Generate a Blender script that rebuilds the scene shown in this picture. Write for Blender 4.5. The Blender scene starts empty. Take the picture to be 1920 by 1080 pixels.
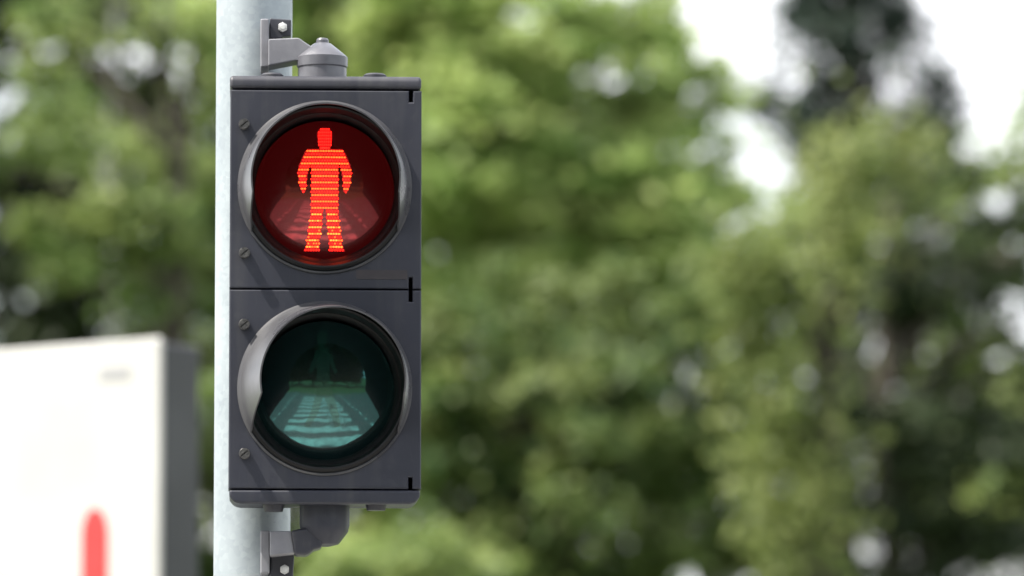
import bpy, bmesh, math, random
import numpy as np
from mathutils import Vector, Matrix

scene = bpy.context.scene
COL = scene.collection
rad = math.radians

# ------------------------------------------------------------------ camera
S = 0.00075                                   # metres per photo pixel at the signal
CAM = Vector((0.0, -8.0, 1.65))
TILT = rad(6.0)
DIST = 8.0 / math.cos(TILT)
FOC = 36.0 * DIST / (1920 * S)
cam_data = bpy.data.cameras.new('camera')
cam = bpy.data.objects.new('camera', cam_data)
COL.objects.link(cam)
cam.location = CAM
cam.rotation_euler = (math.pi / 2 + TILT, 0, 0)
cam_data.sensor_width = 36.0
cam_data.lens = FOC
cam_data.clip_end = 2000.0
cam_data.dof.use_dof = True
cam_data.dof.focus_distance = 7.99
cam_data.dof.aperture_fstop = FOC / 48.0      # a 48 mm wide pupil
cam_data.dof.aperture_blades = 0
scene.camera = cam

# ------------------------------------------------------------------ light
SUN_DIR = Vector((-0.50, -0.15, 0.86)).normalized()      # towards the sun
SUN_EL = math.asin(SUN_DIR.z)
SUN_ROT = math.atan2(SUN_DIR.x, SUN_DIR.y)
world = bpy.data.worlds.new('World')
scene.world = world
world.use_nodes = True
wn = world.node_tree
wn.nodes.clear()
w_out = wn.nodes.new('ShaderNodeOutputWorld')
w_bg = wn.nodes.new('ShaderNodeBackground')
w_sky = wn.nodes.new('ShaderNodeTexSky')
w_sky.sky_type = 'NISHITA'
w_sky.sun_disc = False
w_sky.sun_elevation = SUN_EL
w_sky.sun_rotation = SUN_ROT
w_sky.air_density = 1.3
w_sky.dust_density = 4.0
w_sky.ozone_density = 1.0
w_bg.inputs['Strength'].default_value = 0.12
w_tc = wn.nodes.new('ShaderNodeTexCoord')
w_map = wn.nodes.new('ShaderNodeMapping')
w_map.inputs['Scale'].default_value = (1.0, 1.0, 2.6)
w_nz = wn.nodes.new('ShaderNodeTexNoise')
w_nz.inputs['Scale'].default_value = 3.2
w_nz.inputs['Detail'].default_value = 7
w_rp = wn.nodes.new('ShaderNodeValToRGB')
w_rp.color_ramp.elements[0].position = 0.36
w_rp.color_ramp.elements[1].position = 0.56
w_mx = wn.nodes.new('ShaderNodeMix')
w_mx.data_type = 'RGBA'
w_mx.inputs[7].default_value = (7.2, 7.3, 7.6, 1)          # sunlit cloud
wn.links.new(w_tc.outputs['Generated'], w_map.inputs[0])
wn.links.new(w_map.outputs[0], w_nz.inputs['Vector'])
wn.links.new(w_nz.outputs['Fac'], w_rp.inputs[0])
wn.links.new(w_rp.outputs[0], w_mx.inputs[0])
wn.links.new(w_sky.outputs[0], w_mx.inputs[6])
wn.links.new(w_mx.outputs[2], w_bg.inputs[0])
wn.links.new(w_bg.outputs[0], w_out.inputs[0])

sun_data = bpy.data.lights.new('sun', 'SUN')
sun_data.energy = 4.8
sun_data.angle = rad(0.5)
sun_data.color = (1.0, 0.95, 0.86)
sun = bpy.data.objects.new('sun', sun_data)
COL.objects.link(sun)
sun.location = (-6, -4, 14)
sun.rotation_euler = SUN_DIR.to_track_quat('Z', 'Y').to_euler()

scene.view_settings.view_transform = 'Standard'
scene.view_settings.look = 'None'
scene.view_settings.gamma = 1.0
scene.view_settings.use_curve_mapping = False
scene.view_settings.exposure = 1.35
scene.render.engine = 'CYCLES'
scene.cycles.use_denoising = True
scene.cycles.max_bounces = 8
scene.cycles.diffuse_bounces = 4
scene.cycles.glossy_bounces = 4
scene.cycles.transmission_bounces = 6
scene.cycles.sample_clamp_indirect = 6.0

# ------------------------------------------------------------------ pixel rays
FWD = Vector((0, math.cos(TILT), math.sin(TILT)))
UP = Vector((0, -math.sin(TILT), math.cos(TILT)))
RIGHT = Vector((1, 0, 0))
FPX = 1920 * FOC / 36.0


def at(px, py, y):
    """World point seen at photo pixel (px, py) on the plane of that world y."""
    d = FWD * FPX + RIGHT * (px - 960) + UP * (540 - py)
    return CAM + d * ((y - CAM.y) / d.y)


# ------------------------------------------------------------------ materials
def nodes_of(name):
    m = bpy.data.materials.new(name)
    m.use_nodes = True
    nt = m.node_tree
    return m, nt, nt.nodes['Principled BSDF'], nt.nodes['Material Output']


def noise_ramp(nt, scale, c0, c1, p0=0.35, p1=0.65, detail=4, stretch=None):
    tc = nt.nodes.new('ShaderNodeTexCoord')
    tx = nt.nodes.new('ShaderNodeTexNoise')
    tx.inputs['Scale'].default_value = scale
    tx.inputs['Detail'].default_value = detail
    if stretch:
        mp = nt.nodes.new('ShaderNodeMapping')
        mp.inputs['Scale'].default_value = stretch
        nt.links.new(tc.outputs['Object'], mp.inputs[0])
        nt.links.new(mp.outputs[0], tx.inputs['Vector'])
    else:
        nt.links.new(tc.outputs['Object'], tx.inputs['Vector'])
    r = nt.nodes.new('ShaderNodeValToRGB')
    r.color_ramp.elements[0].position = p0
    r.color_ramp.elements[1].position = p1
    r.color_ramp.elements[0].color = (*c0, 1)
    r.color_ramp.elements[1].color = (*c1, 1)
    nt.links.new(tx.outputs['Fac'], r.inputs[0])
    return tx, r


def surface(name, c0, c1, scale=20, rough=0.5, metal=0.0, bump=0.0, bump_scale=200, spec=0.5, rough2=None, stretch=None):
    m, nt, b, o = nodes_of(name)
    tx, r = noise_ramp(nt, scale, c0, c1, stretch=stretch)
    nt.links.new(r.outputs[0], b.inputs['Base Color'])
    b.inputs['Roughness'].default_value = rough
    b.inputs['Metallic'].default_value = metal
    b.inputs['Specular IOR Level'].default_value = spec
    if rough2 is not None:
        mr = nt.nodes.new('ShaderNodeMapRange')
        mr.inputs[1].default_value = 0.3
        mr.inputs[2].default_value = 0.7
        mr.inputs[3].default_value = rough
        mr.inputs[4].default_value = rough2
        nt.links.new(tx.outputs['Fac'], mr.inputs[0])
        nt.links.new(mr.outputs[0], b.inputs['Roughness'])
    if bump:
        tc = nt.nodes.new('ShaderNodeTexCoord')
        t2 = nt.nodes.new('ShaderNodeTexNoise')
        t2.inputs['Scale'].default_value = bump_scale
        t2.inputs['Detail'].default_value = 3
        nt.links.new(tc.outputs['Object'], t2.inputs['Vector'])
        bp = nt.nodes.new('ShaderNodeBump')
        bp.inputs['Strength'].default_value = bump
        bp.inputs['Distance'].default_value = 0.001
        nt.links.new(t2.outputs['Fac'], bp.inputs['Height'])
        nt.links.new(bp.outputs[0], b.inputs['Normal'])
    return m


def weathered(name, c0, c1, dust, rough, rough2):
    """Painted plastic with faded patches, rain streaks and fine scratches."""
    m = surface(name, c0, c1, 11, rough, bump=0.14, bump_scale=900, rough2=rough2)
    nt = m.node_tree
    b = nt.nodes['Principled BSDF']
    base = b.inputs['Base Color'].links[0].from_socket
    t1, r1 = noise_ramp(nt, 5.0, (0, 0, 0), (1, 1, 1), 0.50, 0.72, 8, (9.0, 9.0, 0.9))
    t2, r2 = noise_ramp(nt, 60.0, (0, 0, 0), (1, 1, 1), 0.57, 0.66, 6)
    t3, r3 = noise_ramp(nt, 30.0, (0, 0, 0), (1, 1, 1), 0.655, 0.68, 2, (14.0, 1.0, 0.8))
    ad = nt.nodes.new('ShaderNodeMath')
    ad.operation = 'MULTIPLY_ADD'
    ad.inputs[1].default_value = 0.42
    nt.links.new(r2.outputs[0], ad.inputs[0])
    nt.links.new(r1.outputs[0], ad.inputs[2])
    ad2 = nt.nodes.new('ShaderNodeMath')
    ad2.operation = 'MULTIPLY_ADD'
    ad2.inputs[1].default_value = 0.5
    nt.links.new(r3.outputs[0], ad2.inputs[0])
    nt.links.new(ad.outputs[0], ad2.inputs[2])
    sc = nt.nodes.new('ShaderNodeMath')
    sc.operation = 'MULTIPLY'
    sc.use_clamp = True
    sc.inputs[1].default_value = 0.58
    nt.links.new(ad2.outputs[0], sc.inputs[0])
    mx = nt.nodes.new('ShaderNodeMix')
    mx.data_type = 'RGBA'
    mx.inputs[7].default_value = (*dust, 1)
    nt.links.new(sc.outputs[0], mx.inputs[0])
    nt.links.new(base, mx.inputs[6])
    nt.links.new(mx.outputs[2], b.inputs['Base Color'])
    return m


M = {}
M['paint'] = weathered('weathered_grey_housing', (0.0090, 0.0108, 0.0205), (0.0136, 0.0154, 0.0262), (0.030, 0.031, 0.037), 0.50, 0.64)
M['cap_paint'] = weathered('grey_cap_plastic', (0.0150, 0.0155, 0.0235), (0.0215, 0.0218, 0.0300), (0.045, 0.044, 0.047), 0.46, 0.58)
M['visor_out'] = surface('satin_visor_shell', (0.040, 0.040, 0.045), (0.062, 0.062, 0.066), 16, 0.22, bump=0.08, bump_scale=500, rough2=0.42)
M['visor_in'] = surface('matt_black_visor_lining', (0.0055, 0.0045, 0.0045), (0.0085, 0.0070, 0.0070), 40, 0.6, spec=0.18)
M['bezel'] = surface('black_rubber_bezel', (0.0030, 0.0030, 0.0033), (0.0052, 0.0050, 0.0052), 50, 0.50, spec=0.25)
M['dark'] = surface('dark_recess', (0.006, 0.006, 0.007), (0.010, 0.010, 0.011), 30, 0.8, spec=0.2)
M['screw'] = surface('worn_screw_metal', (0.03, 0.03, 0.03), (0.08, 0.078, 0.075), 300, 0.45, 0.3)
M['bracket'] = surface('grey_cast_bracket', (0.135, 0.135, 0.150), (0.185, 0.185, 0.200), 30, 0.52, bump=0.2, bump_scale=500)
M['bracket_dark'] = surface('shadow_dark_bracket', (0.020, 0.021, 0.030), (0.032, 0.033, 0.042), 30, 0.5)  # shadow on the clamp block put into a darker colour
M['cone'] = surface('grey_mounting_cap', (0.075, 0.075, 0.088), (0.105, 0.105, 0.118), 40, 0.30, bump=0.1, bump_scale=600)
M['tyre'] = surface('glint_pale_rubber', (0.22, 0.22, 0.21), (0.32, 0.32, 0.30), 30, 0.7)  # tyres paled so their colour carries the sparkle
M['bike_paint'] = surface('glint_white_enamel', (0.74, 0.74, 0.72), (0.80, 0.80, 0.78), 10, 0.3)  # white chosen for the same sparkle
M['zinc'] = surface('bright_zinc_bolt', (0.50, 0.50, 0.50), (0.68, 0.68, 0.66), 120, 0.4, 0.35)
M['emboss'] = surface('faded_rating_plate', (0.020, 0.016, 0.019), (0.026, 0.021, 0.024), 60, 0.55)


def make_galvanised():
    m, nt, b, o = nodes_of('galvanised_steel')
    tc = nt.nodes.new('ShaderNodeTexCoord')
    vo = nt.nodes.new('ShaderNodeTexVoronoi')
    vo.inputs['Scale'].default_value = 130
    nt.links.new(tc.outputs['Object'], vo.inputs['Vector'])
    no = nt.nodes.new('ShaderNodeTexNoise')
    no.inputs['Scale'].default_value = 9
    no.inputs['Detail'].default_value = 6
    nt.links.new(tc.outputs['Object'], no.inputs['Vector'])
    mx = nt.nodes.new('ShaderNodeMix')
    mx.data_type = 'FLOAT'
    mx.inputs[0].default_value = 0.80
    nt.links.new(vo.outputs['Color'], mx.inputs[2])
    nt.links.new(no.outputs['Fac'], mx.inputs[3])
    r = nt.nodes.new('ShaderNodeValToRGB')
    r.color_ramp.elements[0].position = 0.3
    r.color_ramp.elements[1].position = 0.7
    r.color_ramp.elements[0].color = (0.225, 0.258, 0.280, 1)
    r.color_ramp.elements[1].color = (0.335, 0.375, 0.392, 1)
    nt.links.new(mx.outputs[0], r.inputs[0])
    nt.links.new(r.outputs[0], b.inputs['Base Color'])
    b.inputs['Metallic'].default_value = 0.25
    b.inputs['Roughness'].default_value = 0.48
    return m


M['galv'] = make_galvanised()


def make_lens(name, tint, body, glow, mix):
    """Coloured lens with a reflector behind it: tinted mirror over a dark body, and the lamp's own faint glow."""
    m, nt, b, o = nodes_of(name)
    nt.nodes.remove(b)
    g = nt.nodes.new('ShaderNodeBsdfGlossy')
    g.inputs['Color'].default_value = (*tint, 1)
    g.inputs['Roughness'].default_value = 0.065
    tc = nt.nodes.new('ShaderNodeTexCoord')
    nz = nt.nodes.new('ShaderNodeTexNoise')
    nz.inputs['Scale'].default_value = 22
    nz.inputs['Detail'].default_value = 2
    nt.links.new(tc.outputs['Object'], nz.inputs['Vector'])
    bp = nt.nodes.new('ShaderNodeBump')
    bp.inputs['Strength'].default_value = 0.05
    bp.inputs['Distance'].default_value = 0.01
    nt.links.new(nz.outputs['Fac'], bp.inputs['Height'])
    nt.links.new(bp.outputs[0], g.inputs['Normal'])
    p = nt.nodes.new('ShaderNodeBsdfPrincipled')
    p.inputs['Base Color'].default_value = (*body, 1)
    p.inputs['Roughness'].default_value = 0.25
    if glow:
        p.inputs['Emission Color'].default_value = (*glow, 1)
        p.inputs['Emission Strength'].default_value = 1.0
    mx = nt.nodes.new('ShaderNodeMixShader')
    mx.inputs[0].default_value = mix
    nt.links.new(p.outputs[0], mx.inputs[1])
    nt.links.new(g.outputs[0], mx.inputs[2])
    nt.links.new(mx.outputs[0], o.inputs[0])
    return m


M['lens_red'] = make_lens('red_lens', (0.62, 0.065, 0.075), (0.012, 0.0006, 0.0006), (0.014, 0.0001, 0.0002), 0.24)
M['lens_green'] = make_lens('unlit_green_lens', (0.13, 0.47, 0.46), (0.0006, 0.006, 0.0070), None, 0.21)
M['figure_green'] = make_lens('unlit_green_figure', (0.15, 0.47, 0.40), (0.002, 0.026, 0.020), None, 0.15)


def make_emit(name, color, strength):
    m, nt, b, o = nodes_of(name)
    tc = nt.nodes.new('ShaderNodeTexCoord')
    nz = nt.nodes.new('ShaderNodeTexNoise')
    nz.inputs['Scale'].default_value = 220
    nt.links.new(tc.outputs['Object'], nz.inputs['Vector'])
    mr = nt.nodes.new('ShaderNodeMapRange')
    mr.inputs[1].default_value = 0.3
    mr.inputs[2].default_value = 0.7
    mr.inputs[3].default_value = strength * 0.75
    mr.inputs[4].default_value = strength * 1.25
    nt.links.new(nz.outputs['Fac'], mr.inputs[0])
    b.inputs['Base Color'].default_value = (0.2, 0.01, 0.01, 1)
    b.inputs['Emission Color'].default_value = (*color, 1)
    nt.links.new(mr.outputs[0], b.inputs['Emission Strength'])
    return m


M['led_red'] = make_emit('lit_red_diffuser', (1.0, 0.002, 0.006), 0.13)
M['led_dot'] = make_emit('lit_red_diode', (1.0, 0.0085, 0.0045), 2.0)
M['led_hot'] = make_emit('lit_orange_diode', (1.0, 0.062, 0.009), 2.2)
M['led_warm'] = make_emit('lit_amber_diode', (1.0, 0.125, 0.018), 2.2)


def make_leaf(name, c0, c1, trans=0.35, rough=0.55):
    m, nt, b, o = nodes_of(name)
    at_ = nt.nodes.new('ShaderNodeAttribute')
    at_.attribute_name = 'tone'
    r = nt.nodes.new('ShaderNodeValToRGB')
    r.color_ramp.elements[0].color = (*c0, 1)
    r.color_ramp.elements[1].color = (*c1, 1)
    nt.links.new(at_.outputs['Fac'], r.inputs[0])
    nt.links.new(r.outputs[0], b.inputs['Base Color'])
    b.inputs['Roughness'].default_value = rough
    b.inputs['Specular IOR Level'].default_value = 0.25
    tr = nt.nodes.new('ShaderNodeBsdfTranslucent')
    nt.links.new(r.outputs[0], tr.inputs['Color'])
    mx = nt.nodes.new('ShaderNodeMixShader')
    mx.inputs[0].default_value = trans
    nt.links.new(b.outputs[0], mx.inputs[1])
    nt.links.new(tr.outputs[0], mx.inputs[2])
    nt.links.new(mx.outputs[0], o.inputs[0])
    return m


M['leaf_bright'] = make_leaf('fresh_yellow_green_leaves', (0.205, 0.325, 0.085), (0.465, 0.530, 0.205), 0.53)
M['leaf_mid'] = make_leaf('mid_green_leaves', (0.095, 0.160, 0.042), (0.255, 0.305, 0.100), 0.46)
M['leaf_shade_deep'] = make_leaf('shade_deep_green_leaves', (0.036, 0.080, 0.022), (0.150, 0.185, 0.055), 0.40)  # deeper colour carries the shade of the lower foliage
M['leaf_olive'] = make_leaf('olive_green_leaves', (0.100, 0.140, 0.038), (0.230, 0.265, 0.088), 0.45)
M['leaf_shade_dark'] = make_leaf('shade_dark_green_leaves', (0.016, 0.030, 0.012), (0.044, 0.062, 0.022), 0.30)  # crown shade put into a very dark leaf colour
M['leaf_fir'] = make_leaf('blue_green_needles', (0.018, 0.036, 0.026), (0.040, 0.062, 0.040), 0.15)
M['bark'] = surface('brown_bark', (0.030, 0.024, 0.018), (0.070, 0.058, 0.045), 6, 0.9)
M['bark_grey'] = surface('pale_grey_bark', (0.20, 0.20, 0.18), (0.34, 0.33, 0.31), 6, 0.85)
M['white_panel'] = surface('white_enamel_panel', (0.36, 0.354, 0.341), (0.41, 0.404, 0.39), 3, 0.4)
M['sign_shade_grey'] = surface('shade_grey_sign_side', (0.026, 0.026, 0.029), (0.042, 0.042, 0.046), 3, 0.6)  # shade on the side of the white box, put into its colour
M['red_print'] = surface('red_print', (0.62, 0.02, 0.02), (0.70, 0.03, 0.03), 8, 0.45)
M['grey_print'] = surface('grey_print', (0.26, 0.26, 0.27), (0.30, 0.30, 0.31), 8, 0.45)
M['asphalt'] = surface('asphalt', (0.060, 0.060, 0.062), (0.095, 0.093, 0.090), 2.5, 0.85, bump=0.5, bump_scale=150)
M['road_paint'] = surface('worn_white_road_paint', (0.34, 0.34, 0.33), (0.66, 0.66, 0.64), 5, 0.7)
M['paving'] = surface('concrete_paving', (0.24, 0.235, 0.22), (0.34, 0.33, 0.31), 3, 0.85)
M['kerb'] = surface('concrete_kerb', (0.30, 0.295, 0.28), (0.40, 0.39, 0.37), 7, 0.85)
M['lawn'] = surface('lawn', (0.035, 0.065, 0.015), (0.075, 0.105, 0.026), 1.2, 0.9)

# ------------------------------------------------------------------ helpers


def thing(name, label, cat, loc=(0, 0, 0), rotz=0.0, group=None):
    o = bpy.data.objects.new(name, None)
    COL.objects.link(o)
    o.empty_display_size = 0.1
    o.location = loc
    o.rotation_euler = (0, 0, rotz)
    o['label'] = label
    o['category'] = cat
    if group:
        o['group'] = group
    return o


def link_mesh(name, me, mat, parent=None, smooth=None, bevel=0.0, segs=3):
    o = bpy.data.objects.new(name, me)
    COL.objects.link(o)
    for m in (mat if isinstance(mat, (list, tuple)) else [mat]):
        me.materials.append(m)
    if parent:
        o.parent = parent
    if bevel:
        md = o.modifiers.new('bevel', 'BEVEL')
        md.width = bevel
        md.segments = segs
        md.limit_method = 'ANGLE'
        md.angle_limit = rad(38)
        if smooth is None:
            smooth = 35
        wnm = o.modifiers.new('weighted normals', 'WEIGHTED_NORMAL')
        wnm.mode = 'FACE_AREA'
        wnm.weight = 100
    if smooth:
        me.shade_smooth()
        try:
            me.set_sharp_from_angle(angle=rad(smooth))
        except Exception:
            pass
    return o


def from_bm(name, bm, mat, parent=None, **k):
    bmesh.ops.recalc_face_normals(bm, faces=bm.faces)
    me = bpy.data.meshes.new(name)
    bm.to_mesh(me)
    bm.free()
    return link_mesh(name, me, mat, parent, **k)


def add_box(bm, x0, x1, y0, y1, z0, z1):
    vs = [bm.verts.new((x, y, z)) for x in (x0, x1) for y in (y0, y1) for z in (z0, z1)]
    for f in ((0, 1, 3, 2), (4, 6, 7, 5), (0, 4, 5, 1), (2, 3, 7, 6), (0, 2, 6, 4), (1, 5, 7, 3)):
        bm.faces.new([vs[i] for i in f])


def add_prism(bm, pts, y0, y1):
    """Outline in x, z extruded along y."""
    a = [bm.verts.new((x, y0, z)) for x, z in pts]
    b = [bm.verts.new((x, y1, z)) for x, z in pts]
    n = len(pts)
    bm.faces.new(a)
    bm.faces.new(b[::-1])
    for i in range(n):
        bm.faces.new((a[i], a[(i + 1) % n], b[(i + 1) % n], b[i]))


def add_lathe(bm, prof, cx, cy, cz, axis='z', n=64, mat=0, caps=True):
    """prof: (radius, distance along the axis). Axis z (up) or y (towards the back)."""
    rings = []
    for r, h in prof:
        ring = []
        for i in range(n):
            a = 2 * math.pi * i / n
            if axis == 'z':
                p = (cx + r * math.cos(a), cy + r * math.sin(a), cz + h)
            else:
                p = (cx + r * math.cos(a), cy + h, cz + r * math.sin(a))
            ring.append(bm.verts.new(p))
        rings.append(ring)
    for k in range(len(rings) - 1):
        for i in range(n):
            f = bm.faces.new((rings[k][i], rings[k][(i + 1) % n], rings[k + 1][(i + 1) % n], rings[k + 1][i]))
            f.material_index = mat
    for ring, (r, h) in ((rings[0], prof[0]), (rings[-1], prof[-1])):
        if caps and r > 1e-6:
            f = bm.faces.new(ring)
            f.material_index = mat


def struct(name, bm, mat, kind='structure', **k):
    o = from_bm(name, bm, mat, **k)
    o['kind'] = kind
    return o


# ------------------------------------------------------------------ the setting: ground, road, crossing
bm = bmesh.new()
add_box(bm, -300, 300, -300, 300, -0.5, -0.13)
struct('ground', bm, M['lawn'])
bm = bmesh.new()
add_box(bm, -200, 200, -15.0, -1.05, -0.126, -0.12)
struct('road', bm, M['asphalt'])
bm = bmesh.new()
add_box(bm, -200, 200, -0.90, 3.2, -0.125, 0.0)
struct('pavement', bm, M['paving'])
bm = bmesh.new()
add_box(bm, -200, 200, -1.05, -0.903, -0.125, -0.004)
struct('kerb', bm, M['kerb'], bevel=0.012)
bm = bmesh.new()
rng = random.Random(5)
for k in range(11):
    y0 = -2.05 - k * 1.05
    add_box(bm, -1.95 + rng.uniform(-.05, .05), 1.65 + rng.uniform(-.05, .05), y0 - 0.52, y0, -0.119, -0.114)
for k in range(14):                                        # dashed guide line on both sides of the crossing
    y0 = -1.5 - k * 0.95
    add_box(bm, -3.05, -2.90, y0 - 0.40, y0, -0.119, -0.114)
    add_box(bm, 2.60, 2.75, y0 - 0.40, y0, -0.119, -0.114)
struct('crossing_markings', bm, M['road_paint'])

# ------------------------------------------------------------------ the signal
ROOT = at(610, 985, 0.0)
YAW = rad(2.7)
signal = thing('pedestrian_signal', 'dark grey two-lamp pedestrian signal with a lit red standing man over an unlit green lamp', 'traffic light', ROOT, YAW)
RM = Matrix.Translation(ROOT) @ Matrix.Rotation(YAW, 4, 'Z')
RMI = RM.inverted()
CAML = RMI @ CAM


def L(px, py, y=0.0):
    """Local (x, z) of the signal frame for a photo pixel on the plane local y."""
    d = FWD * FPX + RIGHT * (px - 960) + UP * (540 - py)
    dl = RMI.to_3x3() @ d
    p = CAML + dl * ((y - CAML.y) / dl.y)
    return p.x, p.z


def LX(px, y=0.0):
    return L(px, 545, y)[0]


def LZ(py, y=0.0):
    return L(610, py, y)[1]


X0, X1 = LX(430), LX(790)
DEPTH = 0.118
# housing shell behind the doors
bm = bmesh.new()
zt, zb = LZ(168), LZ(917)
add_box(bm, X0 + 0.004, X1 - 0.003, 0.061, DEPTH, zb - 0.004, zt + 0.004)
from_bm('housing', bm, M['dark'], signal, bevel=0.006)
bm = bmesh.new()
add_box(bm, X0 + 0.0015, X1 - 0.001, 0.0660, DEPTH + 0.004, zb + 0.001, zt - 0.001)
from_bm('back_shell', bm, M['paint'], signal, bevel=0.008)

# end caps
bm = bmesh.new()
a, b_ = LX(429), LX(789.5)
z0, z1 = LZ(166.5), LZ(141.5)
n = 10
prof = [(-0.0006, z0), (-0.0006, z1 - 0.0085), (0.0008, z1 - 0.0045), (0.0040, z1 - 0.0015), (0.0095, z1), (0.060, z1 + 0.003), (DEPTH - 0.01, z1), (DEPTH + 0.004, z1 - 0.008), (DEPTH + 0.004, z0)]
va = [bm.verts.new((a, y, z)) for y, z in prof]
vb = [bm.verts.new((b_, y, z)) for y, z in prof]
bm.faces.new(va)
bm.faces.new(vb[::-1])
for i in range(len(prof)):
    j = (i + 1) % len(prof)
    bm.faces.new((va[i], va[j], vb[j], vb[i]))
from_bm('top_cap', bm, M['cap_paint'], signal, bevel=0.0045, segs=4)

bm = bmesh.new()
z0, z1 = LZ(945), LZ(918.5)
xa, xb = LX(431), LX(789)
pts = [(xa, z1), (xb, z1), (xb - 0.001, z0 + 0.010), (xb - 0.007, z0 + 0.002), (xb - 0.016, z0), (xa + 0.016, z0), (xa + 0.007, z0 + 0.002), (xa + 0.001, z0 + 0.010)]
add_prism(bm, pts, -0.0006, DEPTH + 0.004)
for v in bm.verts:                                          # the underside rises a little towards the back
    if v.co.y > 0.05:
        v.co.z += 0.002
from_bm('bottom_cap', bm, M['paint'], signal, bevel=0.004, segs=3)

# doors, with hinge notches in the right-hand corners and a round hole
HOLE_R = 0.1135


def door(pt, pb, cpy):
    bm = bmesh.new()
    zt, zb = LZ(pt), LZ(pb)
    nx0, nx1 = LX(766.5), LX(773.5)
    nh = 21.5 * S
    outer = [(X0, zb), (nx0, zb), (nx0, zb + nh), (nx1, zb + nh), (nx1, zb), (X1, zb), (X1, zt), (nx1, zt), (nx1, zt - nh), (nx0, zt - nh), (nx0, zt), (X0, zt)]
    cx, cz = L(609, cpy)
    m = len(outer)

    def inset(d):
        res = []
        for i in range(m):
            (ax, az), (bx, bz), (ex, ez) = outer[i - 1], outer[i], outer[(i + 1) % m]
            n1 = (-(bz - az), bx - ax)
            n2 = (-(ez - bz), ex - bx)
            l1, l2 = math.hypot(*n1), math.hypot(*n2)
            res.append((bx + d * (n1[0] / l1 + n2[0] / l2), bz + d * (n1[1] / l1 + n2[1] / l2)))
        return res
    rings = [[bm.verts.new((x, y, z)) for x, z in inset(d)] for d, y in ((0.0021, 0.0), (0.0007, 0.0006), (0.0, 0.0021), (0.0, 0.060))]
    vh = [bm.verts.new((cx + HOLE_R * math.cos(2 * math.pi * i / 96), 0, cz + HOLE_R * math.sin(2 * math.pi * i / 96))) for i in range(96)]
    es = [bm.edges.new((vs[i], vs[(i + 1) % len(vs)])) for vs in (rings[0], vh) for i in range(len(vs))]
    bmesh.ops.triangle_fill(bm, edges=es, use_beauty=True, use_dissolve=False, normal=(0, -1, 0))
    for q in range(3):
        for i in range(m):
            j = (i + 1) % m
            bm.faces.new((rings[q][i], rings[q][j], rings[q + 1][j], rings[q + 1][i]))
    return from_bm('door', bm, M['paint'], signal), cx, cz


def lathe_part(name, prof, cx, cz, mat, parent, n=96, smooth=40):
    bm = bmesh.new()
    add_lathe(bm, prof, cx, 0, cz, 'y', n, caps=False)
    return from_bm(name, bm, mat, parent, smooth=smooth)


def visor(cx, cz, parent, fdx, fdz, rf, length):
    """Tunnel visor: long over the top and sides, its edge running back to the door below."""
    NA, NT = 160, 22
    bm = bmesh.new()
    rb = 0.1195

    def plen(phi):
        # phi: 0 = right, 90 = top. degrees below horizontal on either side:
        a = math.degrees(phi)
        s = a if a <= 90 else 180 - a          # -90 bottom .. 90 top
        base = length * (0.94 + 0.06 * max(0.0, math.sin(rad(s)))) if s > -10 else length * 0.94
        if s < -11:
            t = min(1.0, (-11 - s) / 20.0)
            t2 = t * t * (3 - 2 * t) * 0.35 + t * 0.65
            base = base * (1 - t2) + 0.0012 * t2
        return base
    th = 0.0022
    gi, go = [], []
    for i in range(NA):
        phi = -math.pi / 2 + 2 * math.pi * i / NA
        c, s = math.cos(phi), math.sin(phi)
        ln = plen(phi)
        ri, ro = [], []
        for k in range(NT + 1):
            d = ln * k / NT
            f = d / length
            ex = (fdx * f, fdz * f)
            r = rb + (rf - rb) * f + 0.0035 * (1 - min(1.0, d / 0.010)) ** 2
            ro.append(bm.verts.new((cx + ex[0] + r * c, -0.002 - d, cz + ex[1] + r * s)))
            r2 = r - th
            ri.append(bm.verts.new((cx + ex[0] + r2 * c, -0.002 - d, cz + ex[1] + r2 * s)))
        go.append(ro)
        gi.append(ri)
    for i in range(NA):
        j = (i + 1) % NA
        for k in range(NT):
            bm.faces.new((go[i][k], go[j][k], go[j][k + 1], go[i][k + 1])).material_index = 0
            f = bm.faces.new((gi[i][k], gi[i][k + 1], gi[j][k + 1], gi[j][k]))
            f.material_index = 1
        f = bm.faces.new((go[i][NT], go[j][NT], gi[j][NT], gi[i][NT]))
        f.material_index = 0
        f = bm.faces.new((go[i][0], gi[i][0], gi[j][0], go[j][0]))
        f.material_index = 0
    o = from_bm('visor', bm, [M['visor_out'], M['visor_in']], parent, smooth=50)
    return o


LENS_R, LENS_CURVE, LENS_RIM_Y = 0.0985, 0.31, 0.027
LENS_DROP = -0.034                                          # the lens looks slightly down


def lens_y(dx, dz):
    rr = dx * dx + (dz + LENS_DROP) ** 2
    return LENS_RIM_Y + math.sqrt(LENS_CURVE ** 2 - LENS_R ** 2) - math.sqrt(max(1e-9, LENS_CURVE ** 2 - rr))


def lens(cx, cz, mat, parent):
    bm = bmesh.new()
    NR, NA = 26, 96
    c = bm.verts.new((cx, lens_y(0, 0), cz))
    prev = None
    for k in range(1, NR + 1):
        r = LENS_R * k / NR
        ring = []
        for i in range(NA):
            a = 2 * math.pi * i / NA
            dx, dz = r * math.cos(a), r * math.sin(a)
            ring.append(bm.verts.new((cx + dx, lens_y(dx, dz), cz + dz)))
        for i in range(NA):
            j = (i + 1) % NA
            if prev is None:
                bm.faces.new((c, ring[i], ring[j]))
            else:
                bm.faces.new((prev[i], ring[i], ring[j], prev[j]))
        prev = ring
    me = bpy.data.meshes.new('lens')
    bm.to_mesh(me)
    bm.free()
    if me.polygons[0].normal.y > 0:
        me.flip_normals()
    return link_mesh('lens', me, mat, parent, smooth=60)


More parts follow.
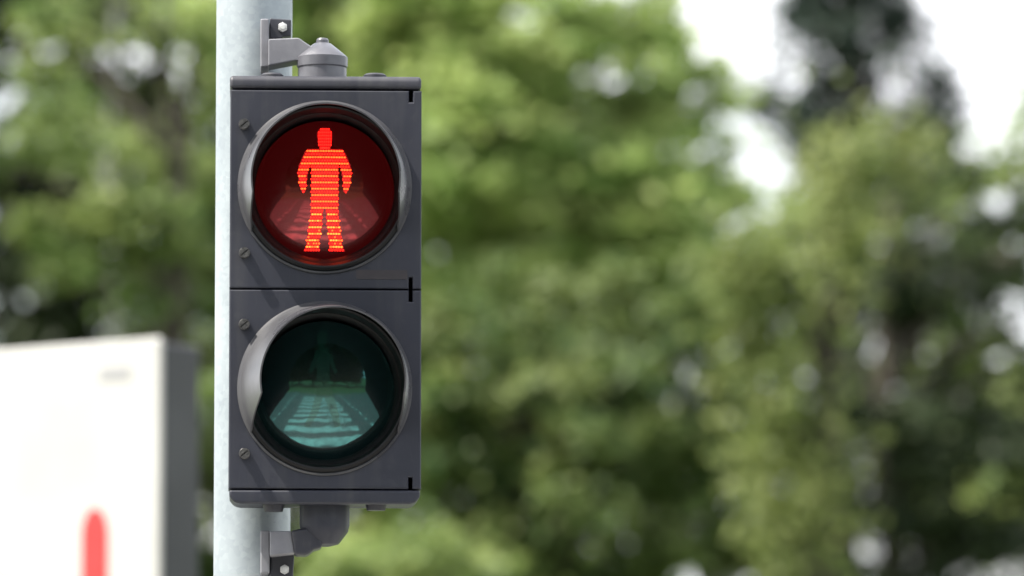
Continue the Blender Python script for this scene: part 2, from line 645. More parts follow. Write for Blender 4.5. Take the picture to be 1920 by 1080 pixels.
BEZEL_PROF = [(0.1185, 0.001), (0.1180, -0.0055), (0.1145, -0.0075), (0.1120, -0.0065), (0.1112, -0.003), (0.1075, 0.003), (0.1070, 0.010),
              (0.1030, 0.013), (0.1010, 0.020), (0.0990, 0.023), (0.0970, 0.060)]


def screw(px, py):
    bm = bmesh.new()
    x, z = L(px, py, -0.008)
    add_lathe(bm, [(0.0078, 0.0), (0.0078, -0.0035), (0.0066, -0.0045), (0.0066, -0.0075)], x, 0, z, 'y', 28)
    for sgn in (-1, 1):                                     # the two halves of the slotted head
        pts = []
        for i in range(13):
            a = math.pi * i / 12
            u, v = 0.0072 * math.cos(a), 0.0011 + 0.0059 * math.sin(a)
            v *= sgn
            t = rad(40)
            pts.append((x + u * math.cos(t) - v * math.sin(t), z + u * math.sin(t) + v * math.cos(t)))
        add_prism(bm, pts, -0.0105, -0.0072)
    return from_bm('screw', bm, M['screw'], None, smooth=30)


def poly_inside(pts, x, y):
    c = False
    n = len(pts)
    for i in range(n):
        x1, y1 = pts[i]
        x2, y2 = pts[(i + 1) % n]
        if (y1 > y) != (y2 > y) and x < (x2 - x1) * (y - y1) / (y2 - y1) + x1:
            c = not c
    return c


# half outline of the standing man, photo pixels right of its own middle line
HALF = [(0, 238.2), (6, 239.2), (11, 242.5), (14.2, 248), (14.4, 256), (13.2, 264), (11.2, 272), (10.8, 278.5), (33, 279.5), (38, 286), (43, 297),
        (48.5, 310), (50.5, 322), (49.8, 336), (48, 346), (44.5, 357), (41, 361.5), (35.5, 360.5), (35, 350), (33.5, 335), (30, 316), (27.5, 308), (25.5, 311),
        (25.3, 345), (25.5, 388), (27.5, 410), (31.5, 436), (34, 458), (37.5, 466), (39, 469.5), (9.8, 469.5), (9, 455), (5.5, 430), (2.8, 400), (0, 388)]
MAN = HALF + [(-x, y) for x, y in HALF[::-1] if x > 0]


def lit_man(cx, cz, parent, lpx, lpy):
    """The lit figure: a dim red diffuser carrying rows of oval diodes."""
    bm = bmesh.new()
    k = S

    def put(u, v, lift):
        dx, dz = u * k, v * k
        return (cx + dx, lens_y(dx, dz) - lift, cz + dz)
    step = 1.5
    ys = np.arange(238, 471, step)
    xs = np.arange(-53, 54, step)
    cache = {}

    def vert(i, j):
        if (i, j) not in cache:
            cache[(i, j)] = bm.verts.new(put(xs[i] - step / 2, lpy - (ys[j] - step / 2), 0.0008))
        return cache[(i, j)]
    for i in range(len(xs) - 1):
        for j in range(len(ys) - 1):
            if poly_inside(MAN, xs[i], ys[j]):
                f = bm.faces.new((vert(i, j), vert(i, j + 1), vert(i + 1, j + 1), vert(i + 1, j)))
                f.material_index = 0
    rg = random.Random(3)
    row = 0
    y = 241.5
    while y < 470:
        off = 0.0 if row % 2 == 0 else 2.5
        headrow = y < 279
        for q in range(-11, 12):
            x = q * 3.7 if headrow else q * 5.0 + off
            if not poly_inside(MAN, x, y):
                continue
            hot = row % 2 == 1
            head = y < 275
            u, v = x, lpy - y
            a, b = (1.35, 2.35) if head else ((2.45, 1.75) if hot else (1.8, 1.8))
            ring = [bm.verts.new(put(u + a * math.cos(t), v + b * math.sin(t), 0.0012)) for t in [2 * math.pi * s / 8 for s in range(8)]]
            top = [bm.verts.new(put(u + .55 * a * math.cos(t), v + .55 * b * math.sin(t), 0.0024)) for t in [2 * math.pi * s / 8 for s in range(8)]]
            f = bm.faces.new(top)
            mi = 2 if hot and not head else 1
            if y > 395 and y < 462:
                mi = (3 if rg.random() < 0.8 else 2) if hot else (2 if y > 420 and rg.random() < 0.6 else 1)
            if y > 462 or (head and not hot):
                mi = 1
            f.material_index = mi
            for s in range(8):
                f = bm.faces.new((ring[s], ring[(s + 1) % 8], top[(s + 1) % 8], top[s]))
                f.material_index = mi
        row += 1
        y += 5.95
    me = bpy.data.meshes.new('lit_figure')
    bm.to_mesh(me)
    bm.free()
    o = link_mesh('lit_figure', me, [M['led_red'], M['led_dot'], M['led_hot'], M['led_warm']], parent)
    o['label'] = 'glowing red standing man made of rows of diodes'
    return o


WALK = [(-3, 622), (4, 621), (9, 627), (9, 640), (5, 648), (8, 655), (18, 668), (28, 700), (24, 704), (14, 684), (12, 700), (20, 740), (30, 775), (34, 800), (24, 802), (16, 778), (2, 742),
        (-8, 776), (-24, 802), (-34, 800), (-20, 770), (-12, 738), (-11, 700), (-10, 684), (-20, 704), (-26, 700), (-16, 668), (-8, 655), (-6, 648), (-10, 640), (-10, 628)]


def dim_man(cx, cz, parent, lpy):
    bm = bmesh.new()
    step = 2.0
    ys = np.arange(618, 806, step)
    xs = np.arange(-40, 41, step)
    cache = {}

    def vert(i, j):
        if (i, j) not in cache:
            dx, dz = (xs[i] - 1 - 4) * S, (lpy - ys[j] + 1) * S
            cache[(i, j)] = bm.verts.new((cx + dx, lens_y(dx, dz) - 0.0007, cz + dz))
        return cache[(i, j)]
    for i in range(len(xs) - 1):
        for j in range(len(ys) - 1):
            if poly_inside(WALK, xs[i], ys[j]):
                bm.faces.new((vert(i, j), vert(i, j + 1), vert(i + 1, j + 1), vert(i + 1, j)))
    me = bpy.data.meshes.new('unlit_figure')
    bm.to_mesh(me)
    bm.free()
    o = link_mesh('unlit_figure', me, M['figure_green'], parent, smooth=60)
    o['label'] = 'faint unlit green walking man'
    return o


for (pt, pb, cpy, lpy, red) in ((169, 541, 351, 356.5, True), (543.4, 916.5, 728, 734, False)):
    d, cx, cz = door(pt, pb, cpy)
    d['label'] = 'upper door with the red lamp' if red else 'lower door with the green lamp'
    lathe_part('bezel', BEZEL_PROF, cx, cz, M['bezel'], d)
    if red:
        v = visor(cx, cz, d, 0.0000, 0.0015, 0.1035, 0.112)
    else:
        v = visor(cx, cz, d, 0.0105, 0.0045, 0.1005, 0.112)
    lcz = cz - 0.0022
    le = lens(cx, lcz, M['lens_red'] if red else M['lens_green'], signal)
    le['label'] = 'lit red lens' if red else 'unlit dark green lens'
    if red:
        lit_man(cx, lcz, le, 611, lpy)
    else:
        dim_man(cx, lcz, le, lpy)
    for spx, spy in ((458, 232 if red else 607.5), (458.5, 473.5 if red else 850)):
        s_ = screw(spx, spy)
        s_.parent = d
    bm = bmesh.new()
    if red:
        xa, za = L(668, 506)
        xb, zb_ = L(764, 524)
    else:
        xa, za = L(664, 884)
        xb, zb_ = L(764, 913)
    add_box(bm, xa, xb, -0.0006, 0.002, zb_, za)
    from_bm('rating_plate', bm, M['emboss'] if red else M['paint'], d)

# plugs on the caps
for px, py, up in ((510, 143.5, 1), (703, 144, 1), (513, 948, -1), (705, 946, -1)):
    y = 0.028
    x, z = L(px, py, y)
    bm = bmesh.new()
    add_lathe(bm, [(0.0165, -0.010 * up), (0.0165, 0.0015 * up if up > 0 else -0.0045 * up * -1 * -1), (0.013, 0.004 * up if up > 0 else -0.0085), (0.0, 0.0045 * up if up > 0 else -0.009)][:3], x, y, z, 'z', 32)
    from_bm('blanking_plug', bm, M['cap_paint'], signal, smooth=35)

# upper mount: cone cap
yc = 0.058
x, z = L(604.5, 107, yc)
bm = bmesh.new()
add_lathe(bm, [(0.0345, -0.040), (0.0345, -0.0165), (0.0360, -0.0145), (0.0362, -0.001), (0.0345, 0.0005), (0.0335, 0.0018), (0.0125, 0.0190), (0.0092, 0.0200), (0.0090, 0.0240), (0.0070, 0.0268), (0.003, 0.0275)],
          x, yc, z, 'z', 48)
from_bm('mounting_cap', bm, M['cone'], signal, smooth=25)


def bracket_arm(pts_px, y0, y1, name, mat, parent, bev=0.002):
    bm = bmesh.new()
    add_prism(bm, [L(px, py, y0) for px, py in pts_px], y0, y1)
    return from_bm(name, bm, mat, parent, bevel=bev)


def hex_bolt(px, py, y, parent, r=0.0070):
    x, z = L(px, py, y)
    bm = bmesh.new()
    add_prism(bm, [(x + r * math.cos(rad(90 + 60 * i)), z + r * math.sin(rad(90 + 60 * i))) for i in range(6)], y, y + 0.008)
    add_lathe(bm, [(r * 0.55, -0.004), (r * 0.55, 0.002)], x, y, z, 'y', 16)
    return from_bm('bolt', bm, M['zinc'], parent, bevel=0.0006)


arm = bracket_arm([(503, 73), (560, 70.5), (572, 79), (592, 92), (592, 116), (553, 113.5), (503, 123)], 0.048, 0.100, 'upper_bracket', M['bracket'], signal)
bracket_arm([(488.5, 35), (504.5, 35), (504.5, 124.5), (488.5, 126)], 0.070, 0.150, 'clamp_plate', M['bracket'], arm)
bracket_arm([(505.5, 34), (546, 36.5), (546, 67), (531, 68), (529, 72.5), (505.5, 72.5)], 0.088, 0.150, 'clamp_block', M['bracket_dark'], arm)
hex_bolt(530, 50.5, 0.080, arm)

# lower mount
x, z = L(608.5, 985, yc)
bm = bmesh.new()
add_lathe(bm, [(0.0352, 0.040), (0.0352, 0.0), (0.0330, -0.0095), (0.0200, -0.0270), (0.0080, -0.0300), (0.003, -0.0302)], x, yc, z, 'z', 10)
from_bm('mounting_socket', bm, M['paint'], signal, bevel=0.0018)
elbow = bracket_arm([(545, 995), (563, 991), (583, 990), (604, 1000), (604, 1026), (588, 1031), (576, 1041), (552, 1040)], 0.036, 0.090, 'lower_bracket', M['cap_paint'], signal, 0.004)
bracket_arm([(506, 996), (546, 995.5), (553, 1037), (506, 1042)], 0.042, 0.110, 'bracket_arm', M['bracket'], elbow)
bracket_arm([(488.5, 995), (505.5, 994.5), (505.5, 1074), (488.5, 1075.5)], 0.070, 0.150, 'clamp_plate', M['bracket'], elbow)
bracket_arm([(506.5, 1042.5), (552, 1037.5), (549, 1092), (506.5, 1094)], 0.088, 0.150, 'clamp_block', M['bracket_dark'], elbow)
hex_bolt(533.5, 1067.5, 0.080, elbow)

# ------------------------------------------------------------------ the pole
yp = 0.185
pc = at(474.7, 545, yp)
r_pole = (at(546, 545, yp).x - at(403, 545, yp).x) / 2
pole = thing('signal_pole', 'galvanised round steel pole standing behind the two-lamp signal', 'pole', (pc.x, pc.y, 0))
bm = bmesh.new()
add_lathe(bm, [(r_pole, 0.0), (r_pole, 3.55)], 0, 0, 0, 'z', 72)
from_bm('shaft', bm, M['galv'], pole, smooth=40)
bm = bmesh.new()
add_lathe(bm, [(r_pole * 1.04, 3.545), (r_pole * 1.04, 3.57), (r_pole * 0.7, 3.60), (0.005, 3.61)], 0, 0, 0, 'z', 48)
from_bm('pole_cap', bm, M['bracket_dark'], pole, smooth=40)
bm = bmesh.new()
add_lathe(bm, [(0.12, 0.0), (0.12, 0.012), (r_pole + 0.01, 0.014), (r_pole + 0.002, 0.04)], 0, 0, 0, 'z', 48)
from_bm('base_flange', bm, M['galv'], pole, smooth=30)

# ------------------------------------------------------------------ the white sign pylon behind, left
ys = 7.0
corner = at(298, 632, ys)
ang = rad(38)
H = corner.z
sign = thing('sign_pylon', 'white sign pylon with its shaded side coloured dark grey and a red bar, behind the pole', 'sign', (corner.x, corner.y, 0), -ang)
# local: +x runs along the shaded side away from the corner (to the right, back), -x runs along the white face
W, T = 1.25, 0.17


def sign_box(name, x0, x1, y0, y1, z0, z1, mat, parent, bevel=0.01):
    bm = bmesh.new()
    add_box(bm, x0, x1, y0, y1, z0, z1)
    return from_bm(name, bm, mat, parent, bevel=bevel)


# the white face looks left and towards the camera, the thickness runs back
sign.rotation_euler = (0, 0, -ang)
core = sign_box('cabinet', -W, 0.0, 0.02, T, 0.25, H - 0.012, M['sign_shade_grey'], sign, 0.012)
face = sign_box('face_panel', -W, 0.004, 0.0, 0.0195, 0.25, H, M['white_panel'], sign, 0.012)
sign_box('plinth', -W - 0.03, 0.03, -0.03, T + 0.03, 0.0, 0.248, M['kerb'], sign, 0.01)
kx = (at(298, 800, ys).x - at(198, 800, ys).x) / 100 / math.cos(ang)      # metres per photo pixel along the face
kz = S * (ys + 8) / 8
bm = bmesh.new()
cxp, hw, zt, zb = -124 * kx, 25 * kx, H - 315 * kz, H - 640 * kz
pts = [(cxp + hw * math.cos(math.pi * i / 16), zt - hw * 1.6 + hw * 1.6 * math.sin(math.pi * i / 16)) for i in range(17)]
pts += [(cxp - hw * math.cos(math.pi * i / 16), zb + hw - hw * math.sin(math.pi * i / 16)) for i in range(17)]
add_prism(bm, pts, -0.0035, -0.0005)
from_bm('printed_bar', bm, M['red_print'], face)
bm = bmesh.new()
for u0, u1 in ((-118, -104), (-100, -90), (-87, -72), (-68, -58)):
    add_box(bm, u0 * kx, u1 * kx, -0.0030, -0.0005, H - 72 * kz, H - 52 * kz)
from_bm('printed_line', bm, M['grey_print'], face)
bm = bmesh.new()
for zz in (0.55, 1.45):
    add_box(bm, 0.0035, 0.0065, 0.045, T - 0.02, zz, zz + 0.75)
from_bm('side_cover', bm, M['sign_shade_grey'], core)

# ------------------------------------------------------------------ trees


def tube(bm, pts, radii, n=9):
    rings = []
    for i, p in enumerate(pts):
        p = Vector(p)
        d = Vector(pts[min(i + 1, len(pts) - 1)]) - Vector(pts[max(i - 1, 0)])
        q = d.to_track_quat('Z', 'Y')
        rings.append([bm.verts.new(p + q @ Vector((radii[i] * math.cos(2 * math.pi * k / n), radii[i] * math.sin(2 * math.pi * k / n), 0))) for k in range(n)])
    for i in range(len(rings) - 1):
        for k in range(n):
            bm.faces.new((rings[i][k], rings[i][(k + 1) % n], rings[i + 1][(k + 1) % n], rings[i + 1][k]))
    bm.faces.new(rings[0][::-1])
    bm.faces.new(rings[-1])


def leaf_mesh(name, centres, sizes, tones, rs, mat, parent, droop=0.0, aspect=0.62):
    """Many small rhombic leaves, one mesh."""
    n = len(centres)
    nrm = rs.normal(size=(n, 3))
    nrm[:, 2] = np.abs(nrm[:, 2]) + 0.35
    nrm += np.array([-0.25, -0.25, 0.1])
    nrm /= np.linalg.norm(nrm, axis=1)[:, None]
    t = rs.normal(size=(n, 3))
    t[:, 2] -= droop * 3
    t -= nrm * np.sum(t * nrm, axis=1)[:, None]
    t /= np.linalg.norm(t, axis=1)[:, None]
    b = np.cross(nrm, t)
    hs = sizes[:, None]
    v = np.empty((n, 4, 3))
    v[:, 0] = centres - t * hs
    v[:, 1] = centres + b * hs * aspect - t * hs * 0.1
    v[:, 2] = centres + t * hs
    v[:, 3] = centres - b * hs * aspect - t * hs * 0.1
    me = bpy.data.meshes.new(name)
    me.vertices.add(n * 4)
    me.vertices.foreach_set('co', v.reshape(-1))
    me.loops.add(n * 4)
    me.loops.foreach_set('vertex_index', np.arange(n * 4, dtype=np.int32))
    me.polygons.add(n)
    me.polygons.foreach_set('loop_start', np.arange(0, n * 4, 4, dtype=np.int32))
    me.polygons.foreach_set('loop_total', np.full(n, 4, dtype=np.int32))
    me.update()
    at_ = me.attributes.new('tone', 'FLOAT', 'FACE')
    at_.data.foreach_set('value', tones.astype(np.float32))
    me.validate()
    return link_mesh(name, me, mat, parent)


def tree(name, label, base, lobes, leaf_mat, bark, seed, trunk_r=0.16, leaf=0.055, clump=0.30, per_clump=110, droop=0.0, clumps_per_m3=5.0, group='trees behind the signal', shell=0.55, trunk_top=None):
    """lobes: (centre Vector, (rx, ry, rz)) in world space."""
    rs = np.random.RandomState(seed)
    base = Vector(base)
    t = thing(name, label, 'tree', base, 0, group)
    cs, ss, ts = [], [], []
    bm = bmesh.new()
    top = trunk_top or Vector((base.x + rs.uniform(-.3, .3), base.y, max(c.z for c, r in lobes)))
    loc = lambda p: Vector(p) - base
    hpts = [loc(base.lerp(top, k / 5) + Vector((rs.uniform(-.08, .08), rs.uniform(-.08, .08), 0)) * (k > 0)) for k in range(6)]
    tube(bm, hpts, [trunk_r * (1.25 if k == 0 else 1) * (1 - k / 6.2) for k in range(6)], 12)
    lb = bm
    for c, r in lobes:
        f = 0.45 + 0.4 * rs.rand()
        zt = min(max(c.z - 0.8 * r[2] - 0.5, base.z + 0.3 * (top.z - base.z)), top.z)
        k = (zt - base.z) / max(0.1, top.z - base.z)
        s0 = base.lerp(top, k)
        mid = s0.lerp(c, 0.5) + Vector((0, 0, 0.25))
        tube(lb, [loc(s0), loc(mid), loc(c)], [trunk_r * 0.42, trunk_r * 0.27, 0.02], 7)
        vol = 4.19 * r[0] * r[1] * r[2]
        nc = max(3, int(vol * clumps_per_m3 * 1.7))
        for _ in range(nc):
            d = rs.normal(size=3)
            d /= np.linalg.norm(d)
            u = rs.rand() ** (1 / 3.0)
            u = shell + (1 - shell) * u if rs.rand() < 0.75 else u
            cc = np.array(c) + d * u * np.array(r)
            m = int(per_clump * 1.3 * rs.uniform(0.5, 1.4))
            sc = clump * rs.uniform(0.6, 1.35)
            p = rs.normal(size=(m, 3)) * np.array([sc, sc, sc * (0.55 + 0.9 * droop)]) * 0.55
            if droop:
                p[:, 2] -= np.abs(rs.normal(size=m)) * sc * droop
            cs.append(cc + p)
            ss.append(leaf * rs.uniform(0.65, 1.35, size=m))
            base_t = rs.uniform(0.15, 0.85)
            ts.append(np.clip(base_t + rs.normal(size=m) * 0.22, 0, 1))
            if rs.rand() < 0.25:
                tube(lb, [loc(c), loc(Vector(cc))], [0.018, 0.007], 5)
    from_bm('trunk', lb, bark, t, smooth=60)
    cs = np.concatenate(cs) - np.array(base)
    leaf_mesh('crown', cs, np.concatenate(ss), np.concatenate(ts), rs, leaf_mat, t, droop)
    return t


def lobe(px, py, y, rx, rz, ry=None):
    """An ellipsoid of foliage: photo position of its middle at world depth y, radii in photo pixels (ry in metres)."""
    c = at(px, py, y)
    k = S * (y + 8) / 8
    return (c, (rx * k, ry if ry else rx * k * 0.8, rz * k))


def ground_under(px, y, dx=0.0):
    return Vector((at(px, 540, y).x + dx, y, -0.13))


# big fresh green tree in the middle
y = 38.0
tree('broadleaf_tree', 'tall bright yellow-green tree directly right of the signal, with sunlit leaf clumps', ground_under(960, y),
     [lobe(700, 60, y - .3, 230, 190), lobe(930, 40, y - .6, 250, 190), lobe(1130, 165, y - .2, 185, 165), lobe(1190, 40, y + .1, 95, 100), lobe(1285, 180, y, 120, 80), lobe(1340, 300, y - .1, 100, 80), lobe(1390, 430, y - .1, 110, 80), lobe(1240, 620, y - .5, 140, 90), lobe(1060, 560, y - .7, 170, 80), lobe(900, 570, y - .6, 130, 80), lobe(1200, 380, y - .8, 150, 110), lobe(960, 160, y - 1.1, 150, 110), lobe(880, 260, y - .9, 220, 160),
      lobe(1060, 400, y - .5, 260, 170), lobe(1270, 260, y, 140, 130), lobe(830, 470, y - .3, 160, 130), lobe(1250, 480, y - .6, 170, 130),
      lobe(480, -20, y + .2, 170, 150), lobe(880, -170, y, 270, 150), lobe(620, -160, y, 220, 160), lobe(1340, 360, y - .2, 80, 80)],
     M['leaf_bright'], M['bark'], 11, 0.15, 0.058, 0.23, 75, clumps_per_m3=11)

# tree low in the middle, shade under the canopy put into its leaf colour
y = 33.0
tree('broadleaf_tree', 'tree in shade-darkened green low behind the signal, under the bright tree', ground_under(1080, y),
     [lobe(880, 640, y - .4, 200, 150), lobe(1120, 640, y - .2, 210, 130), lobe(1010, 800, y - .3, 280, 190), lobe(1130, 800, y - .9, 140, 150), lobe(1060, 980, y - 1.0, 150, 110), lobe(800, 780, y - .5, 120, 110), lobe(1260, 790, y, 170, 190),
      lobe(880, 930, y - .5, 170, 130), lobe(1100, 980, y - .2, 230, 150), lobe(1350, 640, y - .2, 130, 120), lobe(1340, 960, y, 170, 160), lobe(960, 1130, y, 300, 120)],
     M['leaf_shade_deep'], M['bark'], 12, 0.18, 0.056, 0.22, 70, clumps_per_m3=8)

# olive drooping tree on the right
y = 30.0
tree('drooping_tree', 'olive-green tree with drooping branches at the right, in front of the dark conifer', ground_under(1520, y),
     [lobe(1570, 282, y - .3, 95, 42), lobe(1670, 258, y, 75, 26), lobe(1470, 420, y - .4, 130, 95), lobe(1535, 430, y - .5, 90, 130), lobe(1390, 470, y, 110, 100),
      lobe(1505, 600, y - .3, 70, 160), lobe(1480, 560, y - .2, 110, 100), lobe(1490, 760, y - .2, 80, 140), lobe(1440, 740, y, 90, 120), lobe(1490, 930, y, 110, 130),
      lobe(1450, 960, y, 90, 120)],
     M['leaf_olive'], M['bark'], 13, 0.09, 0.050, 0.26, 95, droop=0.7, clumps_per_m3=7)

# dark conifer spire
y = 52.0
cl = []
for k in range(13):
    py = -190 + k * 62
    w = 42 + max(0, (py + 60)) * 0.72
    w = min(w, 230)
    wl = w if py < 205 else 70
    cl.append(lobe(1588 - wl * 0.45, py, y, wl * 0.60, 42))
    cl.append(lobe(1600 + w * 0.45, py + 25, y, w * 0.60, 42))
tree('conifer_tree', 'dark blue-green pointed conifer rising against the sky at the right', ground_under(1592, y), cl,
     M['leaf_fir'], M['bark'], 14, 0.22, 0.062, 0.30, 150, droop=0.35, clumps_per_m3=6, trunk_top=at(1592, -260, y))

# dark tree at far right
y = 40.0
tree('broadleaf_tree', 'dark tree with shade-darkened leaves and a thick brown trunk at the right', ground_under(1672, y),
     [lobe(1685, 390, y - .5, 80, 120), lobe(1650, 560, y - .2, 45, 50), lobe(1800, 400, y + .2, 90, 120), lobe(1650, 740, y - .6, 80, 90), lobe(1560, 660, y + .2, 110, 60), lobe(1700, 500, y + .4, 60, 40), lobe(1760, 560, y + .3, 60, 50), lobe(1720, 790, y + .4, 150, 110), lobe(1640, 900, y + .2, 160, 150), lobe(1850, 700, y, 180, 200), lobe(1790, 960, y, 220, 170), lobe(1900, 470, y, 110, 150), lobe(1690, 1080, y, 200, 120), lobe(1900, 1090, y, 150, 100), lobe(1500, 1120, y + .6, 150, 80), lobe(1930, 600, y + .3, 90, 120)],
     M['leaf_shade_dark'], M['bark'], 15, 0.21, 0.055, 0.28, 90, clumps_per_m3=5, trunk_top=at(1668, 250, y))

# low yellow-green tree in front, bottom middle
y = 29.0
tree('young_tree', 'young yellow-green tree whose top shows below the signal housing', ground_under(760, y),
     [lobe(720, 1050, y, 120, 60), lobe(850, 1080, y, 110, 55), lobe(650, 1090, y, 120, 70), lobe(790, 1130, y, 180, 80)],
     M['leaf_mid'], M['bark'], 16, 0.07, 0.050, 0.22, 90, clumps_per_m3=9)

# the trees across the road, behind the camera: the lenses mirror them
for k, px in enumerate((-10.5, -7.5, -4.6, -1.6, 1.4, 4.4, 7.5, 10.5)):
    b0 = Vector((px, -27.0 - 2.5 * (k % 2), -0.13))
    tree('street_tree', 'leafy tree across the road, seen mirrored in the signal lenses', b0,
         [(b0 + Vector((0, 0, 3.0)), (2.0, 1.2, 1.9)), (b0 + Vector((0.4, 0, 6.0)), (2.1, 1.2, 2.0)), (b0 + Vector((-0.3, 0, 9.0)), (1.9, 1.1, 2.0)), (b0 + Vector((0, 0, 12.0)), (1.5, 1.0, 1.9))],
         M['leaf_shade_dark'], M['bark'], 90 + k, 0.18, 0.26, 0.8, 80, clumps_per_m3=2.4, group='trees across the road', shell=0.3)

# bicycle leaning on its stand by the crossing; paled all over for the glints the lenses mirror
bike = thing('bicycle', 'white bicycle parked beside the crossing, mirrored in the lower lens', 'bicycle', (0.58, -5.0, -0.12), rad(66))
wheel_me = None
for wx in (-0.53, 0.53):
    bm = bmesh.new()
    n_, m_ = 40, 8
    for R_, r_, mi in ((0.335, 0.020, 0),):
        vs = [[bm.verts.new(((R_ + r_ * math.cos(2 * math.pi * j / m_)) * math.cos(2 * math.pi * i / n_), r_ * math.sin(2 * math.pi * j / m_), 0.355 + (R_ + r_ * math.cos(2 * math.pi * j / m_)) * math.sin(2 * math.pi * i / n_))) for j in range(m_)] for i in range(n_)]
        for i in range(n_):
            for j in range(m_):
                bm.faces.new((vs[i][j], vs[(i + 1) % n_][j], vs[(i + 1) % n_][(j + 1) % m_], vs[i][(j + 1) % m_]))
    wo = from_bm('wheel', bm, M['tyre'], bike, smooth=60)
    wo.location = (wx, 0, 0)
    bm = bmesh.new()
    add_lathe(bm, [(0.318, -0.012), (0.318, 0.012), (0.300, 0.012), (0.300, -0.012), (0.318, -0.012)], 0, 0, 0.355, 'y', 40, caps=False)
    for i in range(16):
        a_ = 2 * math.pi * i / 16
        ca, sa = math.cos(a_), math.sin(a_)
        add_prism(bm, [(0.3 * ca - 0.002 * sa, 0.355 + 0.3 * sa + 0.002 * ca), (0.3 * ca + 0.002 * sa, 0.355 + 0.3 * sa - 0.002 * ca), (0.002 * sa, 0.355 - 0.002 * ca), (-0.002 * sa, 0.355 + 0.002 * ca)], -0.002, 0.002)
    from_bm('rim', bm, M['zinc'], wo)


def rods(name, runs, mat, parent, r):
    bm = bmesh.new()
    for run in runs:
        vsr = []
        for i, p in enumerate(run):
            p = Vector(p)
            d_ = Vector(run[min(i + 1, len(run) - 1)]) - Vector(run[max(i - 1, 0)])
            q_ = d_.to_track_quat('Z', 'Y')
            vsr.append([bm.verts.new(p + q_ @ Vector((r * math.cos(k2 * math.pi / 4), r * math.sin(k2 * math.pi / 4), 0))) for k2 in range(8)])
        for i in range(len(vsr) - 1):
            for k2 in range(8):
                bm.faces.new((vsr[i][k2], vsr[i][(k2 + 1) % 8], vsr[i + 1][(k2 + 1) % 8], vsr[i + 1][k2]))
        bm.faces.new(vsr[0][::-1])
        bm.faces.new(vsr[-1])
    return from_bm(name, bm, mat, parent, smooth=60)


rods('frame', [[(-0.53, 0, 0.355), (-0.08, 0, 0.30), (0.36, 0, 0.78), (-0.20, 0, 0.80), (-0.08, 0, 0.30)], [(-0.53, 0, 0.355), (-0.20, 0, 0.80), (-0.23, 0, 0.92)]], M['bike_paint'], bike, 0.024)
rods('fork', [[(0.53, 0, 0.355), (0.44, 0, 0.60), (0.34, 0, 0.95)]], M['zinc'], bike, 0.018)
rods('handlebar', [[(0.20, -0.29, 1.00), (0.36, -0.20, 1.02), (0.36, 0.20, 1.02), (0.20, 0.29, 1.00)]], M['zinc'], bike, 0.014)
bm = bmesh.new()
add_prism(bm, [(-0.36, 0.93), (-0.10, 0.935), (-0.08, 0.96), (-0.22, 0.972), (-0.37, 0.985)], -0.06, 0.06)
from_bm('saddle', bm, M['dark'], bike, bevel=0.012)
rods('kickstand', [[(-0.10, 0.0, 0.30), (-0.14, 0.14, 0.01)]], M['zinc'], bike, 0.009)

# trees on the left
y = 33.0
tree('broadleaf_tree', 'mid-green tree with yellowish upper leaves at the left, behind the white sign', ground_under(360, y),
     [lobe(250, 20, y - .4, 200, 80), lobe(390, 60, y - .2, 120, 90), lobe(360, 250, y + .3, 110, 110), lobe(250, 370, y - .2, 90, 60), lobe(360, 440, y, 110, 90), lobe(200, 440, y - .3, 110, 60),
      lobe(250, 540, y, 120, 70), lobe(60, 330, y, 130, 110), lobe(60, 500, y, 130, 90), lobe(380, 900, y, 90, 150), lobe(30, 100, y, 130, 90), lobe(400, 640, y + .3, 100, 110)],
     M['leaf_mid'], M['bark'], 17, 0.13, 0.054, 0.27, 105, clumps_per_m3=6)
y = 36.0
tree('slender_tree', 'slender tree with a pale grey trunk at the left, above the white sign', ground_under(217, y),
     [lobe(230, -120, y, 160, 90), lobe(140, 240, y + .3, 90, 70), lobe(290, 300, y + .4, 80, 60)],
     M['leaf_mid'], M['bark_grey'], 18, 0.062, 0.054, 0.27, 90, clumps_per_m3=5, trunk_top=at(217, -150, y))
y = 35.0
tree('slender_tree', 'thinner pale-trunked tree beside the white pole, left of it', ground_under(303, y),
     [lobe(330, -130, y, 150, 90), lobe(330, 330, y + .4, 80, 60)],
     M['leaf_mid'], M['bark_grey'], 19, 0.040, 0.054, 0.27, 90, clumps_per_m3=5, trunk_top=at(303, -150, y))

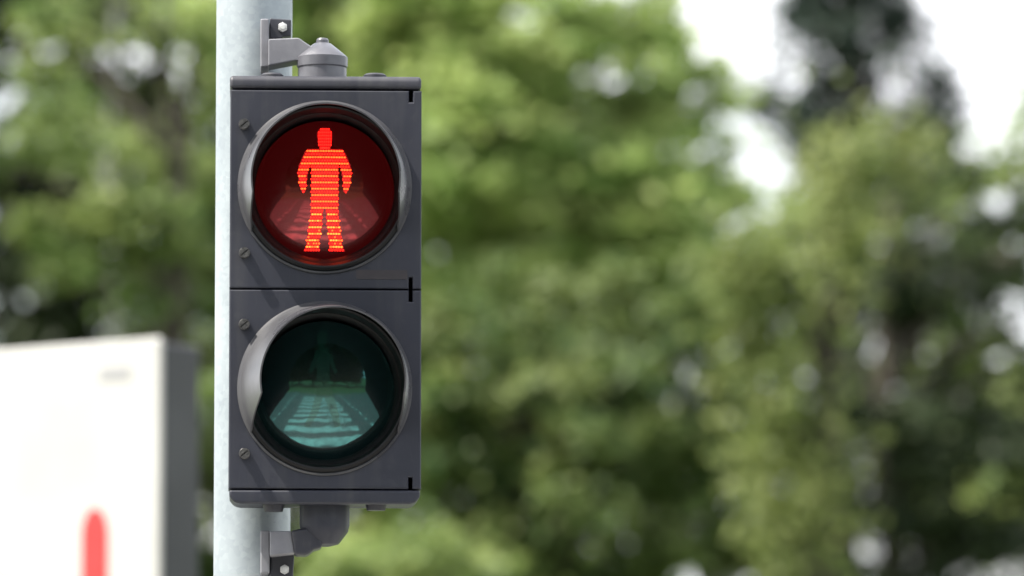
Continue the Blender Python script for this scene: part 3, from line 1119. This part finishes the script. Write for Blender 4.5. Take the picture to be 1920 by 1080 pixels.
# the deeper row, which closes the view
k = 0
for px, w, top, mat, lab in ((-40, 300, -60, 'leaf_shade_dark', 'dark tree of the rear row, at the far left'), (330, 300, -90, 'leaf_shade_deep', 'deep green tree of the rear row, behind the signal pole'),
                             (690, 310, -120, 'leaf_bright', 'green tree of the rear row, behind the signal housing'), (960, 270, 110, 'leaf_bright', 'green tree of the rear row, behind the bright tree'),
                             (1310, 250, 430, 'leaf_mid', 'low green tree of the rear row, left of the conifer'), (1720, 260, 720, 'leaf_shade_dark', 'low dark tree of the rear row, right of the conifer'),
                             (2010, 240, 300, 'leaf_mid', 'green tree of the rear row, beyond the right edge')):
    y = 47.0 + (k % 3) * 1.5
    rs_ = random.Random(70 + k)
    ls = []
    py = top
    while py < 1180:
        for q in (-0.55, 0.0, 0.55):
            ls.append(lobe(px + q * w * 1.2 + rs_.uniform(-40, 40), py + rs_.uniform(-40, 40), y + rs_.uniform(-.5, .8), w * 0.46, 120))
        py += 165
    tree('background_tree', lab, ground_under(px, y), ls, M[mat], M['bark'], 40 + k, 0.18, 0.10, 0.36, 75, clumps_per_m3=3.4, group='trees of the rear row', shell=0.3)
    k += 1

# the rear row goes on to both sides
k = 0
for px, side in ((-520, 0), (-980, 0), (-1450, 0), (-1930, 0), (2480, 1), (2960, 1), (3430, 1), (3900, 1)):
    y = 44.0 + (k % 3) * 2.0
    rs_ = random.Random(170 + k)
    ls = []
    py = -260 + rs_.randint(-120, 120)
    while py < 1500:
        for q in (-0.5, 0.5):
            ls.append(lobe(px + q * 330 + rs_.uniform(-50, 50), py + rs_.uniform(-40, 40), y + rs_.uniform(-.5, .8), 190, 150))
        py += 230
    tree('background_tree', 'tree of the rear row, beyond the %s edge of the picture' % ('right' if side else 'left'), ground_under(px, y), ls, M['leaf_mid' if k % 2 else 'leaf_shade_deep'], M['bark'],
         140 + k, 0.18, 0.12, 0.45, 70, clumps_per_m3=3.2, group='trees beyond the %s edge' % ('right' if side else 'left'), shell=0.3)
    k += 1
